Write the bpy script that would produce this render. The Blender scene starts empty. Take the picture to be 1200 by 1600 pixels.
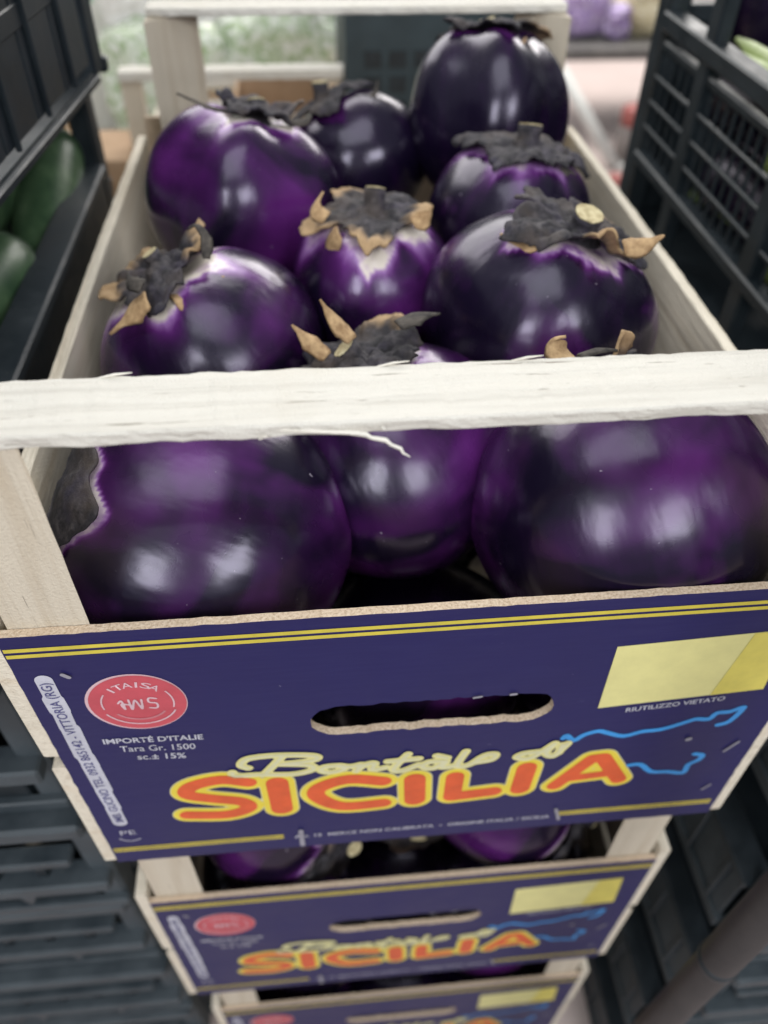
import bpy, bmesh, math, random
from mathutils import Vector, Matrix, Quaternion, noise
from math import sin, cos, pi, radians, exp, sqrt

# ------------------------------------------------------------------ camera, light, exposure
S = bpy.context.scene
COL = S.collection
FPX, CX, CY = 1238.8, 600.0, 800.0                      # focal length in pixels of the 1200x1600 photograph
CAM = Vector((-0.0506, -0.2240, 0.2864))                # z = 0 is the top edge of the printed front board
PITCH, ROLL, YAW = -0.7771, -0.0149, -0.0996
ROT = (Matrix.Rotation(YAW, 3, 'Z') @ Matrix.Rotation(PITCH, 3, 'X') @ Matrix.Rotation(ROLL, 3, 'Y'))
RIGHT, FWD, UP = ROT.col[0].copy(), ROT.col[1].copy(), ROT.col[2].copy()
cam = bpy.data.cameras.new('camera')
cam.sensor_fit = 'VERTICAL'; cam.sensor_height = 36.0; cam.sensor_width = 27.0
cam.lens = FPX / 1600.0 * 36.0
cam.clip_start = 0.01; cam.clip_end = 60
cam.dof.use_dof = True; cam.dof.focus_distance = 0.36; cam.dof.aperture_fstop = 5.0; cam.dof.aperture_blades = 0
camo = bpy.data.objects.new('camera', cam); COL.objects.link(camo)
mw = Matrix((RIGHT, UP, -FWD)).transposed().to_4x4(); mw.translation = CAM
camo.matrix_world = mw
S.camera = camo

w = bpy.data.worlds.new('World'); S.world = w; w.use_nodes = True
bg = w.node_tree.nodes['Background']
bg.inputs['Color'].default_value = (0.80, 0.86, 0.92, 1); bg.inputs['Strength'].default_value = 0.25

def area(name, loc, target, sx, sy, watt, col=(1, .97, .93)):
    l = bpy.data.lights.new(name, 'AREA'); l.shape = 'RECTANGLE'; l.size = sx; l.size_y = sy
    l.energy = watt; l.color = col
    o = bpy.data.objects.new(name, l); COL.objects.link(o); o.location = loc
    o.rotation_euler = (Vector(target) - Vector(loc)).to_track_quat('-Z', 'Y').to_euler()
    return o
# window-like lights behind the camera, ceiling light overhead, added fill lights over the background
area('shop_window', (-0.95, -1.8, 1.25), (0, .1, -.05), 0.62, 1.0, 21, (.95, .965, 1))
area('shop_window', (1.00, -1.9, 1.35), (0, .1, -.05), 1.15, 0.95, 30, (.95, .965, 1))
area('overhead_light', (-0.2, -0.2, 1.80), (-0.2, -0.2, 0), 1.3, 1.3, 13, (.95, .98, 1))
area('overhead_light', (1.9, 4.2, 1.75), (1.6, 3.6, 0), 2.2, 2.2, 105, (1, .96, .92))  # added fill light, brightens the floor and stand at the back right
area('overhead_light', (-0.8, 2.9, 1.75), (-0.5, 2.0, 0), 3.0, 2.2, 75, (1, .98, .95))  # added fill light for the bench background, made large to soften its reflections
S.view_settings.view_transform = 'Standard'; S.view_settings.look = 'None'
S.view_settings.gamma = 1.0; S.view_settings.use_curve_mapping = False
S.view_settings.exposure = 0.27
S.cycles.use_denoising = True
S.cycles.max_bounces = 8

# ------------------------------------------------------------------ pixel helpers (direction only; depth from planes)
def ray(x, y):
    return (RIGHT * ((x - CX) / FPX) + FWD + UP * (-(y - CY) / FPX)).normalized()
def hit(x, y, ax, val):
    d = ray(x, y); return CAM + d * ((val - CAM[ax]) / d[ax])
def pan(x, y):
    p = hit(x, y, 1, 0.0); return (p.x, p.z)            # on the printed board: (x, z)

# ------------------------------------------------------------------ scene helpers
def mesh(name, verts, faces, smooth=False):
    m = bpy.data.meshes.new(name); m.from_pydata([tuple(v) for v in verts], [], faces); m.update()
    if smooth:
        m.polygons.foreach_set('use_smooth', [True] * len(m.polygons))
    return m
def put(name, me, mat, parent=None, loc=None, rot=None):
    o = bpy.data.objects.new(name, me); COL.objects.link(o)
    if mat is not None and not me.materials: me.materials.append(mat)
    if parent is not None: o.parent = parent
    if loc is not None: o.location = loc
    if rot is not None: o.rotation_euler = rot
    return o
def thing(name, label, cat, loc=(0, 0, 0), group=None):
    o = bpy.data.objects.new(name, None); COL.objects.link(o); o.location = loc
    o.empty_display_size = .05
    o['label'] = label; o['category'] = cat
    if group: o['group'] = group
    return o
def tag(o, label, cat, group=None):
    o['label'] = label; o['category'] = cat
    if group: o['group'] = group
def clone(o, parent=None):
    c = o.copy(); COL.objects.link(c); c.parent = parent
    for ch in list(o.children): clone(ch, c)
    return c
def bm_mesh(name, bm, smooth=False):
    m = bpy.data.meshes.new(name); bm.to_mesh(m); bm.free()
    if smooth: m.polygons.foreach_set('use_smooth', [True] * len(m.polygons))
    return m
def box_mesh(name, x0, x1, y0, y1, z0, z1, bev=0.0, seg=1):
    bm = bmesh.new(); bmesh.ops.create_cube(bm, size=1)
    for v in bm.verts:
        v.co = Vector(((x0 + x1) / 2 + v.co.x * (x1 - x0), (y0 + y1) / 2 + v.co.y * (y1 - y0), (z0 + z1) / 2 + v.co.z * (z1 - z0)))
    if bev:
        bmesh.ops.bevel(bm, geom=bm.edges[:], offset=bev, segments=seg, affect='EDGES')
    return bm_mesh(name, bm)
def board_mesh(name, x0, x1, y0, y1, z0, z1, step=.006, rough=.0006, seed=0, bow=(0, 0, 0)):
    """sawn board: a box cut into rings along its longest axis, edges a little ragged"""
    lo = (x0, y0, z0); hi = (x1, y1, z1)
    ext = [hi[i] - lo[i] for i in range(3)]; ax = ext.index(max(ext)); a, b = [i for i in range(3) if i != ax]
    if (b - a) == 2: pass
    n = max(2, int(ext[ax] / step)); rnd = random.Random(seed)
    ch = min(.0009, ext[a] * .2, ext[b] * .2)
    ring = [(0, ch, 0, 0), (ch, 0, 0, 0)]
    prof = []
    A, B = ext[a], ext[b]
    for (u, v) in [(ch, 0), (A * .5, 0), (A - ch, 0), (A, ch), (A, B * .5), (A, B - ch), (A - ch, B), (A * .5, B), (ch, B), (0, B - ch), (0, B * .5), (0, ch)]:
        prof.append((u, v))
    vs = []; fs = []; k = len(prof)
    for i in range(n + 1):
        t = i / n
        for j, (u, v) in enumerate(prof):
            c = [0, 0, 0]; c[ax] = lo[ax] + ext[ax] * t; c[a] = lo[a] + u; c[b] = lo[b] + v
            p = Vector(c)
            q = Vector((p.x * 90 + seed, p.y * 90, p.z * 90))
            d = noise.noise(q) * rough + noise.noise(q * 4.1) * rough * .6
            cen = [0, 0, 0]; cen[ax] = c[ax]; cen[a] = lo[a] + A / 2; cen[b] = lo[b] + B / 2
            dirv = (p - Vector(cen)).normalized()
            p += dirv * d
            p += Vector(bow) * (1 - (2 * t - 1) ** 2)
            vs.append(p)
    for i in range(n):
        for j in range(k):
            fs.append((i * k + j, i * k + (j + 1) % k, (i + 1) * k + (j + 1) % k, (i + 1) * k + j))
    fs.append(tuple(range(k - 1, -1, -1))); fs.append(tuple(n * k + j for j in range(k)))
    m = mesh(name, vs, fs)
    bm = bmesh.new(); bm.from_mesh(m); bmesh.ops.recalc_face_normals(bm, faces=bm.faces); bm.to_mesh(m); bm.free()
    return m
def tube_mesh(name, pts, radii, n=12, cap=True, smooth=True):
    pts = [Vector(p) for p in pts]; vs = []; fs = []
    for i, p in enumerate(pts):
        t = (pts[min(i + 1, len(pts) - 1)] - pts[max(i - 1, 0)]).normalized()
        u = t.cross(Vector((.31, .17, .93)));
        if u.length < .05: u = t.cross(Vector((1, 0, 0)))
        u.normalize(); v = t.cross(u)
        for k in range(n):
            a = 2 * pi * k / n; vs.append(p + (u * cos(a) + v * sin(a)) * radii[i])
    for i in range(len(pts) - 1):
        for k in range(n):
            fs.append((i * n + k, i * n + (k + 1) % n, (i + 1) * n + (k + 1) % n, (i + 1) * n + k))
    if cap:
        fs.append(tuple(range(n - 1, -1, -1))); fs.append(tuple((len(pts) - 1) * n + k for k in range(n)))
    return mesh(name, vs, fs, smooth)

# ------------------------------------------------------------------ materials
def mat(name, base=(.5, .5, .5), rough=.5, **kw):
    m = bpy.data.materials.new(name); m.use_nodes = True
    b = m.node_tree.nodes['Principled BSDF']
    b.inputs['Base Color'].default_value = (*base, 1); b.inputs['Roughness'].default_value = rough
    for k, v in kw.items(): b.inputs[k.replace('_', ' ')].default_value = v
    return m
class N:
    def __init__(s, m): s.t = m.node_tree; s.b = s.t.nodes['Principled BSDF']
    def n(s, typ, **kw):
        x = s.t.nodes.new('ShaderNode' + typ)
        for k, v in kw.items(): setattr(x, k, v)
        return x
    def l(s, a, b): s.t.links.new(a, b)
    def coord(s, scale, kind='Object', loc=(0, 0, 0)):
        c = s.n('TexCoord'); mp = s.n('Mapping'); mp.inputs['Scale'].default_value = scale; mp.inputs['Location'].default_value = loc
        s.l(c.outputs[kind], mp.inputs['Vector']); return mp.outputs['Vector']
    def noise(s, vec, scale, detail=4, rough=.55, dist=0):
        x = s.n('TexNoise'); x.inputs['Scale'].default_value = scale; x.inputs['Detail'].default_value = detail
        x.inputs['Roughness'].default_value = rough; x.inputs['Distortion'].default_value = dist
        s.l(vec, x.inputs['Vector']); return x.outputs['Fac']
    def ramp(s, fac, stops, interp='LINEAR'):
        r = s.n('ValToRGB'); e = r.color_ramp; e.interpolation = interp
        while len(e.elements) < len(stops): e.elements.new(.5)
        for el, (p, c) in zip(e.elements, stops):
            el.position = p; el.color = (*c, 1) if len(c) == 3 else c
        s.l(fac, r.inputs['Fac']); return r.outputs['Color']
    def mix(s, fac, a, b, mode='MIX'):
        x = s.n('Mix', data_type='RGBA', blend_type=mode)
        for src, sock in ((fac, x.inputs[0]), (a, x.inputs[6]), (b, x.inputs[7])):
            if hasattr(src, 'links') or hasattr(src, 'is_linked'): s.l(src, sock)
            elif isinstance(src, (int, float)): sock.default_value = src
            else: sock.default_value = (*src, 1)
        return x.outputs[2]
    def math(s, op, a, b=0.0, clamp=False):
        x = s.n('Math', operation=op); x.use_clamp = clamp
        for src, sock in ((a, x.inputs[0]), (b, x.inputs[1])):
            if hasattr(src, 'is_linked'): s.l(src, sock)
            else: sock.default_value = src
        return x.outputs[0]
    def bump(s, h, strength, dist=.001, normal=None):
        x = s.n('Bump'); x.inputs['Strength'].default_value = strength; x.inputs['Distance'].default_value = dist
        s.l(h, x.inputs['Height'])
        if normal is not None: s.l(normal, x.inputs['Normal'])
        return x.outputs['Normal']
    def attr(s, name, typ='GEOMETRY'):
        x = s.n('Attribute', attribute_type=typ); x.attribute_name = name; return x

def wood_mat(name, along, light=(.74, .67, .545), dark=(.60, .52, .40), warm=(.60, .42, .22), wamt=.30, crack=.70):
    m = mat(name, light, .75); k = N(m)
    sc = [150, 150, 150]; sc[along] = 6
    v = k.coord(sc); g = k.noise(v, 1.0, 6, .65, .4)
    sc2 = [38, 38, 38]; sc2[along] = 2.2
    v2 = k.coord(sc2, loc=(3.1, 1.7, 5.2)); g2 = k.noise(v2, 1.0, 5, .6, 1.2)
    info = k.n('ObjectInfo')
    c = k.ramp(g, [(.30, dark), (.50, light), (.75, tuple(min(.9, x * 1.07) for x in light))])
    c = k.mix(k.ramp(g2, [(.55, (0, 0, 0)), (.80, (wamt,) * 3)]), c, warm)
    # dirt specks and hairline cracks
    sc3 = [520, 520, 520]; sc3[along] = 26
    cr = k.noise(k.coord(sc3, loc=(9, 2, 4)), 1.0, 3, .6)
    c = k.mix(k.ramp(cr, [(crack, (0, 0, 0)), (crack + .05, (.8, .8, .8))]), c, (.17, .135, .10))
    stain = k.noise(k.coord((14, 14, 14), loc=(1, 6, 2)), 1.0, 4, .6)
    c = k.mix(k.ramp(stain, [(.55, (0, 0, 0)), (.8, (.45, .45, .45))]), c, (.50, .44, .34))
    k.l(c, k.b.inputs['Base Color'])
    h = k.math('ADD', g, k.math('MULTIPLY', cr, -.6))
    fine = k.noise(k.coord((900, 900, 900)), 1.0, 2, .5)
    h = k.math('ADD', h, k.math('MULTIPLY', fine, .5))
    k.l(k.bump(h, .8, .0014), k.b.inputs['Normal'])
    return m
WX = wood_mat('poplar_wood_x', 0, (.63, .60, .535), (.53, .50, .44), (.53, .47, .38), .25, .665)
WY = wood_mat('poplar_wood_y', 1)
WZ = wood_mat('poplar_wood_z', 2, (.60, .53, .42), (.52, .44, .33), (.50, .34, .17), .35)

# printed board: blue face, fibrous light edge
def printed_mat():
    m = mat('blue_print', (.045, .042, .16), .42, Specular_IOR_Level=.22); k = N(m)
    n1 = k.noise(k.coord((9, 9, 9)), 1.0, 4, .6)
    n2 = k.noise(k.coord((160, 160, 160), loc=(4, 4, 4)), 1.0, 3, .6)
    c = k.mix(n1, (.0115, .0098, .068), (.0185, .0165, .096))
    scuff = k.ramp(k.noise(k.coord((30, 30, 55), loc=(1, 2, 8)), 1.0, 6, .75), [(.66, (0, 0, 0)), (.74, (.55, .55, .55))])
    c = k.mix(scuff, c, (.075, .075, .17))
    fib = k.noise(k.coord((26, 26, 420), loc=(7, 3, 1)), 1.0, 4, .7)
    c = k.mix(k.ramp(fib, [(.4, (0, 0, 0)), (.8, (.18, .18, .18))]), c, (.05, .05, .15))
    sp = k.ramp(n2, [(.72, (0, 0, 0)), (.78, (.8, .8, .8))])
    c = k.mix(sp, c, (.30, .29, .36))
    k.l(c, k.b.inputs['Base Color'])
    k.l(k.ramp(n1, [(.3, (.36,) * 3), (.7, (.5,) * 3)]), k.b.inputs['Roughness'])
    k.l(k.bump(k.noise(k.coord((60, 60, 60)), 1.0, 3), .08, .002), k.b.inputs['Normal'])
    return m
BLUE = printed_mat()
def fibre_mat():
    m = mat('fibreboard', (.60, .47, .34), .9); k = N(m)
    n = k.noise(k.coord((700, 700, 700)), 1.0, 3, .6)
    n2 = k.noise(k.coord((40, 40, 40)), 1.0, 3, .6)
    c = k.ramp(n, [(.3, (.40, .29, .19)), (.5, (.60, .47, .34)), (.75, (.74, .62, .48))])
    c = k.mix(k.ramp(n2, [(.5, (0, 0, 0)), (.8, (.5, .5, .5))]), c, (.50, .38, .26))
    k.l(c, k.b.inputs['Base Color']); k.l(k.bump(n, .7, .0012), k.b.inputs['Normal'])
    return m
FIBRE = fibre_mat()
def ink(name, col, var=.12, rough=.45):
    m = mat(name, col, rough); k = N(m)
    n = k.noise(k.coord((55, 55, 55)), 1.0, 5, .65)
    k.l(k.mix(k.ramp(n, [(.35, (0, 0, 0)), (.75, (1, 1, 1))]), col, tuple(x * (1 - 2.2 * var) for x in col)), k.b.inputs['Base Color'])
    return m
YEL = ink('yellow_ink', (.66, .54, .06)); YEL2 = ink('pale_yellow_ink', (.72, .67, .28), .06); YEL3 = ink('bright_yellow_ink', (.78, .62, .05), .05)
ORA = ink('orange_ink', (.74, .105, .022)); WHI = ink('white_ink', (.55, .55, .62)); RED = ink('red_ink', (.56, .075, .10), .1)
PNK = ink('pink_white_ink', (.72, .50, .54)); CYA = ink('light_blue_ink', (.035, .31, .74)); CRE = ink('cream_ink', (.66, .64, .40), .05)
NAV = ink('navy_ink', (.07, .07, .22))

# aubergine skin / calyx / stem
def skin_mat():
    m = mat('aubergine_skin', (.03, .005, .04), .22); k = N(m)
    pale = k.attr('pale').outputs['Fac']
    tint = k.attr('tint', 'OBJECT').outputs['Fac']
    n1 = k.noise(k.coord((11, 11, 11)), 1.0, 3, .5, .8)
    streak = k.noise(k.coord((60, 60, 5), loc=(2, 7, 1)), 1.0, 4, .6)
    dark = k.mix(n1, (.0030, .0024, .0085), (.0085, .0034, .0175))
    purp = k.mix(n1, (.030, .0055, .054), (.120, .0170, .165))
    f = k.math('ADD', k.math('MULTIPLY', k.math('SUBTRACT', n1, .52), 4.2), k.math('SUBTRACT', tint, .40), True)
    f = k.math('ADD', f, k.math('MULTIPLY', k.math('SUBTRACT', streak, .5), .5), True)
    c = k.mix(f, dark, purp)
    p2 = k.math('ADD', pale, k.math('MULTIPLY', k.math('MULTIPLY', k.math('SUBTRACT', streak, .5), 1.3), k.math('MULTIPLY', pale, 1.0)), True)
    pc = k.ramp(p2, [(0, (.05, .008, .07)), (.35, (.17, .03, .24)), (.66, (.40, .20, .50)), (.9, (.68, .56, .60)), (1, (.74, .67, .58))])
    c = k.mix(k.math('POWER', p2, .8, True), c, pc)
    # dust specks and tiny scars
    sp = k.noise(k.coord((230, 230, 230), loc=(5, 5, 5)), 1.0, 2, .5)
    spm = k.ramp(sp, [(.755, (0, 0, 0)), (.79, (.55, .55, .55))])
    c = k.mix(spm, c, (.36, .32, .38))
    k.l(c, k.b.inputs['Base Color'])
    haze = k.noise(k.coord((14, 14, 14), loc=(8, 1, 3)), 1.0, 4, .6)
    k.l(k.ramp(haze, [(.3, (.17,) * 3), (.7, (.36,) * 3)]), k.b.inputs['Roughness'])
    pores = k.n('TexVoronoi'); pores.inputs['Scale'].default_value = 1.0
    k.l(k.coord((420, 420, 420)), pores.inputs['Vector'])
    ph = k.ramp(pores.outputs['Distance'], [(.0, (0, 0, 0)), (.28, (1, 1, 1))])
    nm = k.bump(ph, .035, .0006)
    nm = k.bump(k.noise(k.coord((42, 42, 13)), 1.0, 3, .5), .26, .004, nm)
    k.l(nm, k.b.inputs['Normal'])
    k.b.inputs['Specular IOR Level'].default_value = .55; k.b.inputs['Specular Tint'].default_value = (.86, .80, 1, 1)
    k.b.inputs['Coat Weight'].default_value = .15; k.b.inputs['Coat Roughness'].default_value = .16
    return m
SKIN = skin_mat()
def calyx_mat():
    m = mat('dried_calyx', (.07, .06, .07), .8); k = N(m)
    tip = k.attr('tip').outputs['Fac']
    n = k.noise(k.coord((110, 110, 110)), 1.0, 6, .7); n2 = k.noise(k.coord((28, 28, 28), loc=(3, 3, 1)), 1.0, 3, .6)
    c = k.ramp(n, [(.32, (.006, .0055, .007)), (.5, (.024, .021, .026)), (.72, (.095, .085, .090))])
    c = k.mix(k.ramp(n2, [(.48, (0, 0, 0)), (.72, (.5, .5, .5))]), c, (.14, .105, .080))
    n3 = k.noise(k.coord((45, 45, 45), loc=(9, 4, 2)), 1.0, 4, .6)
    c = k.mix(k.ramp(n3, [(.52, (0, 0, 0)), (.72, (.55, .55, .55))]), c, (.055, .045, .080))
    t = k.mix(n, (.22, .13, .06), (.58, .40, .22))
    k_t = k.math('ADD', tip, k.math('MULTIPLY', k.math('SUBTRACT', n2, .5), k.math('MULTIPLY', tip, 1.2)), True)
    c = k.mix(k_t, c, t)
    k.l(c, k.b.inputs['Base Color'])
    k.l(k.bump(n, .7, .003), k.b.inputs['Normal'])
    return m
CALYX = calyx_mat()
def cut_mat():
    m = mat('cut_stem', (.55, .47, .28), .85); k = N(m)
    n = k.noise(k.coord((240, 240, 240)), 1.0, 4, .6)
    k.l(k.ramp(n, [(.3, (.34, .27, .14)), (.55, (.56, .48, .28)), (.8, (.70, .64, .42))]), k.b.inputs['Base Color'])
    k.l(k.bump(n, .5, .001), k.b.inputs['Normal']); return m
CUT = cut_mat()
def plastic(name, col, col2, rough=.42):
    m = mat(name, col, rough, Specular_IOR_Level=.38); k = N(m)
    n = k.noise(k.coord((22, 22, 22)), 1.0, 5, .65)
    c = k.mix(k.ramp(n, [(.35, (0, 0, 0)), (.75, (1, 1, 1))]), col, col2)
    d = k.noise(k.coord((190, 190, 190), loc=(2, 9, 1)), 1.0, 2, .5)
    c = k.mix(k.ramp(d, [(.74, (0, 0, 0)), (.80, (.5, .5, .5))]), c, (.16, .17, .15))
    k.l(c, k.b.inputs['Base Color'])
    k.l(k.ramp(n, [(.3, (rough - .1,) * 3), (.7, (rough + .16,) * 3)]), k.b.inputs['Roughness'])
    k.l(k.bump(k.noise(k.coord((300, 300, 300)), 1.0, 2), .12, .001), k.b.inputs['Normal'])
    return m
BLACK = plastic('black_plastic', (.0085, .0130, .0165), (.020, .028, .034))
GREYB = plastic('dusty_lit_black_plastic', (.030, .040, .048), (.070, .086, .097), .46)  # besides dust, the paler tone puts light caught by the bars into the colour
RIMB = plastic('rim_black_plastic', (.020, .027, .033), (.040, .050, .058), .40)  # slightly paler plastic for the side rims
def zuc_mat():
    m = mat('zucchini_skin', (.02, .05, .015), .3); k = N(m)
    n = k.noise(k.coord((60, 60, 9)), 1.0, 5, .6); n2 = k.noise(k.coord((300, 300, 120)), 1.0, 2, .5)
    c = k.ramp(n, [(.3, (.032, .070, .036)), (.55, (.065, .120, .060)), (.8, (.13, .20, .11))])
    c = k.mix(k.ramp(n2, [(.6, (0, 0, 0)), (.75, (.5, .5, .5))]), c, (.07, .13, .05))
    k.l(c, k.b.inputs['Base Color']); return m
ZUC = zuc_mat()
STALK = mat('green_stalk', (.25, .34, .10), .6)
def var_mat(name, a, b, sc, rough=.7, stops=(.35, .7), **kw):
    m = mat(name, a, rough, **kw); k = N(m)
    n = k.noise(k.coord((sc, sc, sc)), 1.0, 5, .65)
    k.l(k.ramp(n, [(stops[0], a), (stops[1], b)]), k.b.inputs['Base Color']); return m
CARD = var_mat('cardboard', (.36, .235, .14), (.44, .30, .19), 30, .9)
FLOOR = var_mat('shop_floor', (.52, .43, .40), (.59, .49, .46), 3, .55)
METAL = var_mat('grey_paint', (.50, .51, .49), (.60, .60, .57), 12, .5)
DMET = var_mat('dark_metal', (.11, .105, .10), (.17, .16, .15), 20, .45)
BROWNP = var_mat('brown_grey_paint', (.024, .0215, .022), (.044, .038, .037), 18, .5)

# ------------------------------------------------------------------ setting: floor
fl = put('floor', mesh('floor', [(-9, -6, -.954), (9, -6, -.954), (9, 14, -.954), (-9, 14, -.954)], [(0, 1, 2, 3)]), FLOOR); fl['kind'] = 'structure'

# ------------------------------------------------------------------ flat printing on the front board: contours of stroke distance fields
def seg_d(px, pz, a, b):
    ax, az = a; bx, bz = b; dx, dz = bx - ax, bz - az; L = dx * dx + dz * dz
    t = 0 if L < 1e-12 else max(0, min(1, ((px - ax) * dx + (pz - az) * dz) / L))
    return math.hypot(px - ax - dx * t, pz - az - dz * t)
def smooth_poly(pts, n=5):
    out = []
    P = [pts[0]] + list(pts) + [pts[-1]]
    for i in range(1, len(P) - 2):
        for k in range(n):
            t = k / n
            f = lambda c: .5 * (2 * P[i][c] + (P[i + 1][c] - P[i - 1][c]) * t + (2 * P[i - 1][c] - 5 * P[i][c] + 4 * P[i + 1][c] - P[i + 2][c]) * t * t + (-P[i - 1][c] + 3 * P[i][c] - 3 * P[i + 1][c] + P[i + 2][c]) * t ** 3)
            out.append((f(0), f(1)))
    out.append(pts[-1]); return out
def stroke_mesh(name, strokes, radii, h, y, grow=0.0, depth=.00012):
    """strokes: polylines in (x, z); radii per stroke; marching squares at step h; lies at this y, facing -Y"""
    segs = []
    for s, r in zip(strokes, radii):
        for a, b in zip(s[:-1], s[1:]): segs.append((a, b, r + grow))
    x0 = min(min(a[0], b[0]) - r for a, b, r in segs) - h; x1 = max(max(a[0], b[0]) + r for a, b, r in segs) + h
    z0 = min(min(a[1], b[1]) - r for a, b, r in segs) - h; z1 = max(max(a[1], b[1]) + r for a, b, r in segs) + h
    nx = int((x1 - x0) / h) + 2; nz = int((z1 - z0) / h) + 2
    F = [[-1.0] * nz for _ in range(nx)]
    for a, b, r in segs:
        i0 = int((min(a[0], b[0]) - r - x0) / h) - 1; i1 = int((max(a[0], b[0]) + r - x0) / h) + 2
        j0 = int((min(a[1], b[1]) - r - z0) / h) - 1; j1 = int((max(a[1], b[1]) + r - z0) / h) + 2
        for i in range(max(0, i0), min(nx, i1 + 1)):
            for j in range(max(0, j0), min(nz, j1 + 1)):
                d = r - seg_d(x0 + i * h, z0 + j * h, a, b)
                if d > F[i][j]: F[i][j] = d
    vs = []; fs = []
    def emit(poly):
        base = len(vs)
        for (u, v) in poly: vs.append((x0 + u * h, y, z0 + v * h))
        fs.append(tuple(range(base, base + len(poly))))
    for j in range(nz - 1):
        i = 0
        while i < nx - 1:
            c = [F[i][j], F[i + 1][j], F[i + 1][j + 1], F[i][j + 1]]
            if all(q > 0 for q in c):
                s = i
                while i < nx - 1 and F[i][j] > 0 and F[i + 1][j] > 0 and F[i][j + 1] > 0 and F[i + 1][j + 1] > 0: i += 1
                emit([(s, j), (i, j), (i, j + 1), (s, j + 1)]); continue
            if any(q > 0 for q in c):
                P = [(i, j), (i + 1, j), (i + 1, j + 1), (i, j + 1)]; poly = []
                for k in range(4):
                    a, b = c[k], c[(k + 1) % 4]; p, q = P[k], P[(k + 1) % 4]
                    if a > 0: poly.append(p)
                    if (a > 0) != (b > 0):
                        t = a / (a - b); poly.append((p[0] + (q[0] - p[0]) * t, p[1] + (q[1] - p[1]) * t))
                if len(poly) > 2: emit(poly)
            i += 1
    return mesh(name, vs, fs)
def text_mesh(name, s, p0, p1, hgt, y, bold=0.0, shear=0.0):
    """writing along p0->p1 on the board, stretched to that length, capital height hgt"""
    c = bpy.data.curves.new(name, 'FONT'); c.body = s; c.size = 1.0; c.offset = bold; c.shear = shear; c.resolution_u = 3
    o = bpy.data.objects.new(name, c); COL.objects.link(o)
    m = bpy.data.meshes.new_from_object(o.evaluated_get(bpy.context.evaluated_depsgraph_get()))
    bpy.data.objects.remove(o); bpy.data.curves.remove(c)
    xs = [v.co.x for v in m.vertices]; a, b = min(xs), max(xs)
    d = Vector((p1[0] - p0[0], p1[1] - p0[1])); L = d.length; d.normalize(); n = Vector((-d.y, d.x))
    for v in m.vertices:
        u = (v.co.x - a) / (b - a) * L; q = v.co.y / .70 * hgt
        v.co = Vector((p0[0] + d.x * u + n.x * q, y, p0[1] + d.y * u + n.y * q))
    m.name = name; return m
def poly_mesh(name, pts, y): return mesh(name, [(p[0], y, p[1]) for p in pts], [tuple(range(len(pts)))])
def disc_pts(c, r, n=48): return [(c[0] + r * cos(2 * pi * k / n), c[1] + r * sin(2 * pi * k / n)) for k in range(n)]
def ring_mesh(name, c, r0, r1, a0, a1, y, n=36):
    vs = []; fs = []
    for k in range(n + 1):
        a = a0 + (a1 - a0) * k / n
        vs += [(c[0] + r0 * cos(a), y, c[1] + r0 * sin(a)), (c[0] + r1 * cos(a), y, c[1] + r1 * sin(a))]
    for k in range(n): fs.append((2 * k, 2 * k + 1, 2 * k + 3, 2 * k + 2))
    return mesh(name, vs, fs)

PW, PH, PT = .2, .244, .0045                             # half width, height, thickness of the printed board
def front_panel_mesh():
    """board with a stadium-shaped hand hole; front at y=0, material 0 print, 1 fibre edge/back"""
    cz, hw, r = -.0893, .0525, .0135
    hole = []
    n = 10
    for k in range(n + 1): a = -pi / 2 + pi * k / n; hole.append((hw + r * cos(a), cz + r * sin(a)))
    for k in range(n + 1): a = pi / 2 + pi * k / n; hole.append((-hw + r * cos(a), cz + r * sin(a)))
    rnd = random.Random(4)
    hole = [(x + rnd.uniform(-.0004, .0004), z + rnd.uniform(-.0007, .0007)) for x, z in hole]
    dense = []
    for i, p in enumerate(hole):
        q = hole[(i + 1) % len(hole)]; L = math.hypot(q[0] - p[0], q[1] - p[1]); m = max(1, int(L / .004))
        for k in range(m):
            t = k / m; jit = rnd.uniform(-.0009, .0009) if m > 1 else 0
            dense.append((p[0] + (q[0] - p[0]) * t, p[1] + (q[1] - p[1]) * t + jit))
    hole = dense
    outer = []
    def edge(a, b, axis):
        m = 70 if axis == 0 else 40
        for k in range(m):
            t = k / m; x = a[0] + (b[0] - a[0]) * t; z = a[1] + (b[1] - a[1]) * t
            j = noise.noise(Vector((x * 160, z * 160, 3))) * .0006 + noise.noise(Vector((x * 500, z * 500, 7))) * .0004
            outer.append((x + (j if axis == 1 else 0), z + (j if axis == 0 else 0)))
    edge((-PW, -PH), (PW, -PH), 0); edge((PW, -PH), (PW, 0), 1); edge((PW, 0), (-PW, 0), 0); edge((-PW, 0), (-PW, -PH), 1)
    bm = bmesh.new()
    def loop(pts, y):
        vs = [bm.verts.new((x, y, z)) for x, z in pts]
        return vs, [bm.edges.new((vs[i], vs[(i + 1) % len(vs)])) for i in range(len(vs))]
    sides = []
    for y in (0.0, PT):
        vo, eo = loop(outer, y); vh, eh = loop(hole, y)
        f = bmesh.ops.triangle_fill(bm, use_beauty=True, use_dissolve=False, edges=eo + eh)
        for g in f['geom']:
            if isinstance(g, bmesh.types.BMFace): g.material_index = 0 if y == 0 else 1
        sides.append((vo, vh))
    for k in (0, 1):
        a, b = sides[0][k], sides[1][k]
        for i in range(len(a)):
            fc = bm.faces.new((a[i], a[(i + 1) % len(a)], b[(i + 1) % len(a)], b[i])); fc.material_index = 1
    bmesh.ops.recalc_face_normals(bm, faces=bm.faces)
    m = bm_mesh('front_panel', bm); m.materials.append(BLUE); m.materials.append(FIBRE)
    return m

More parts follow.
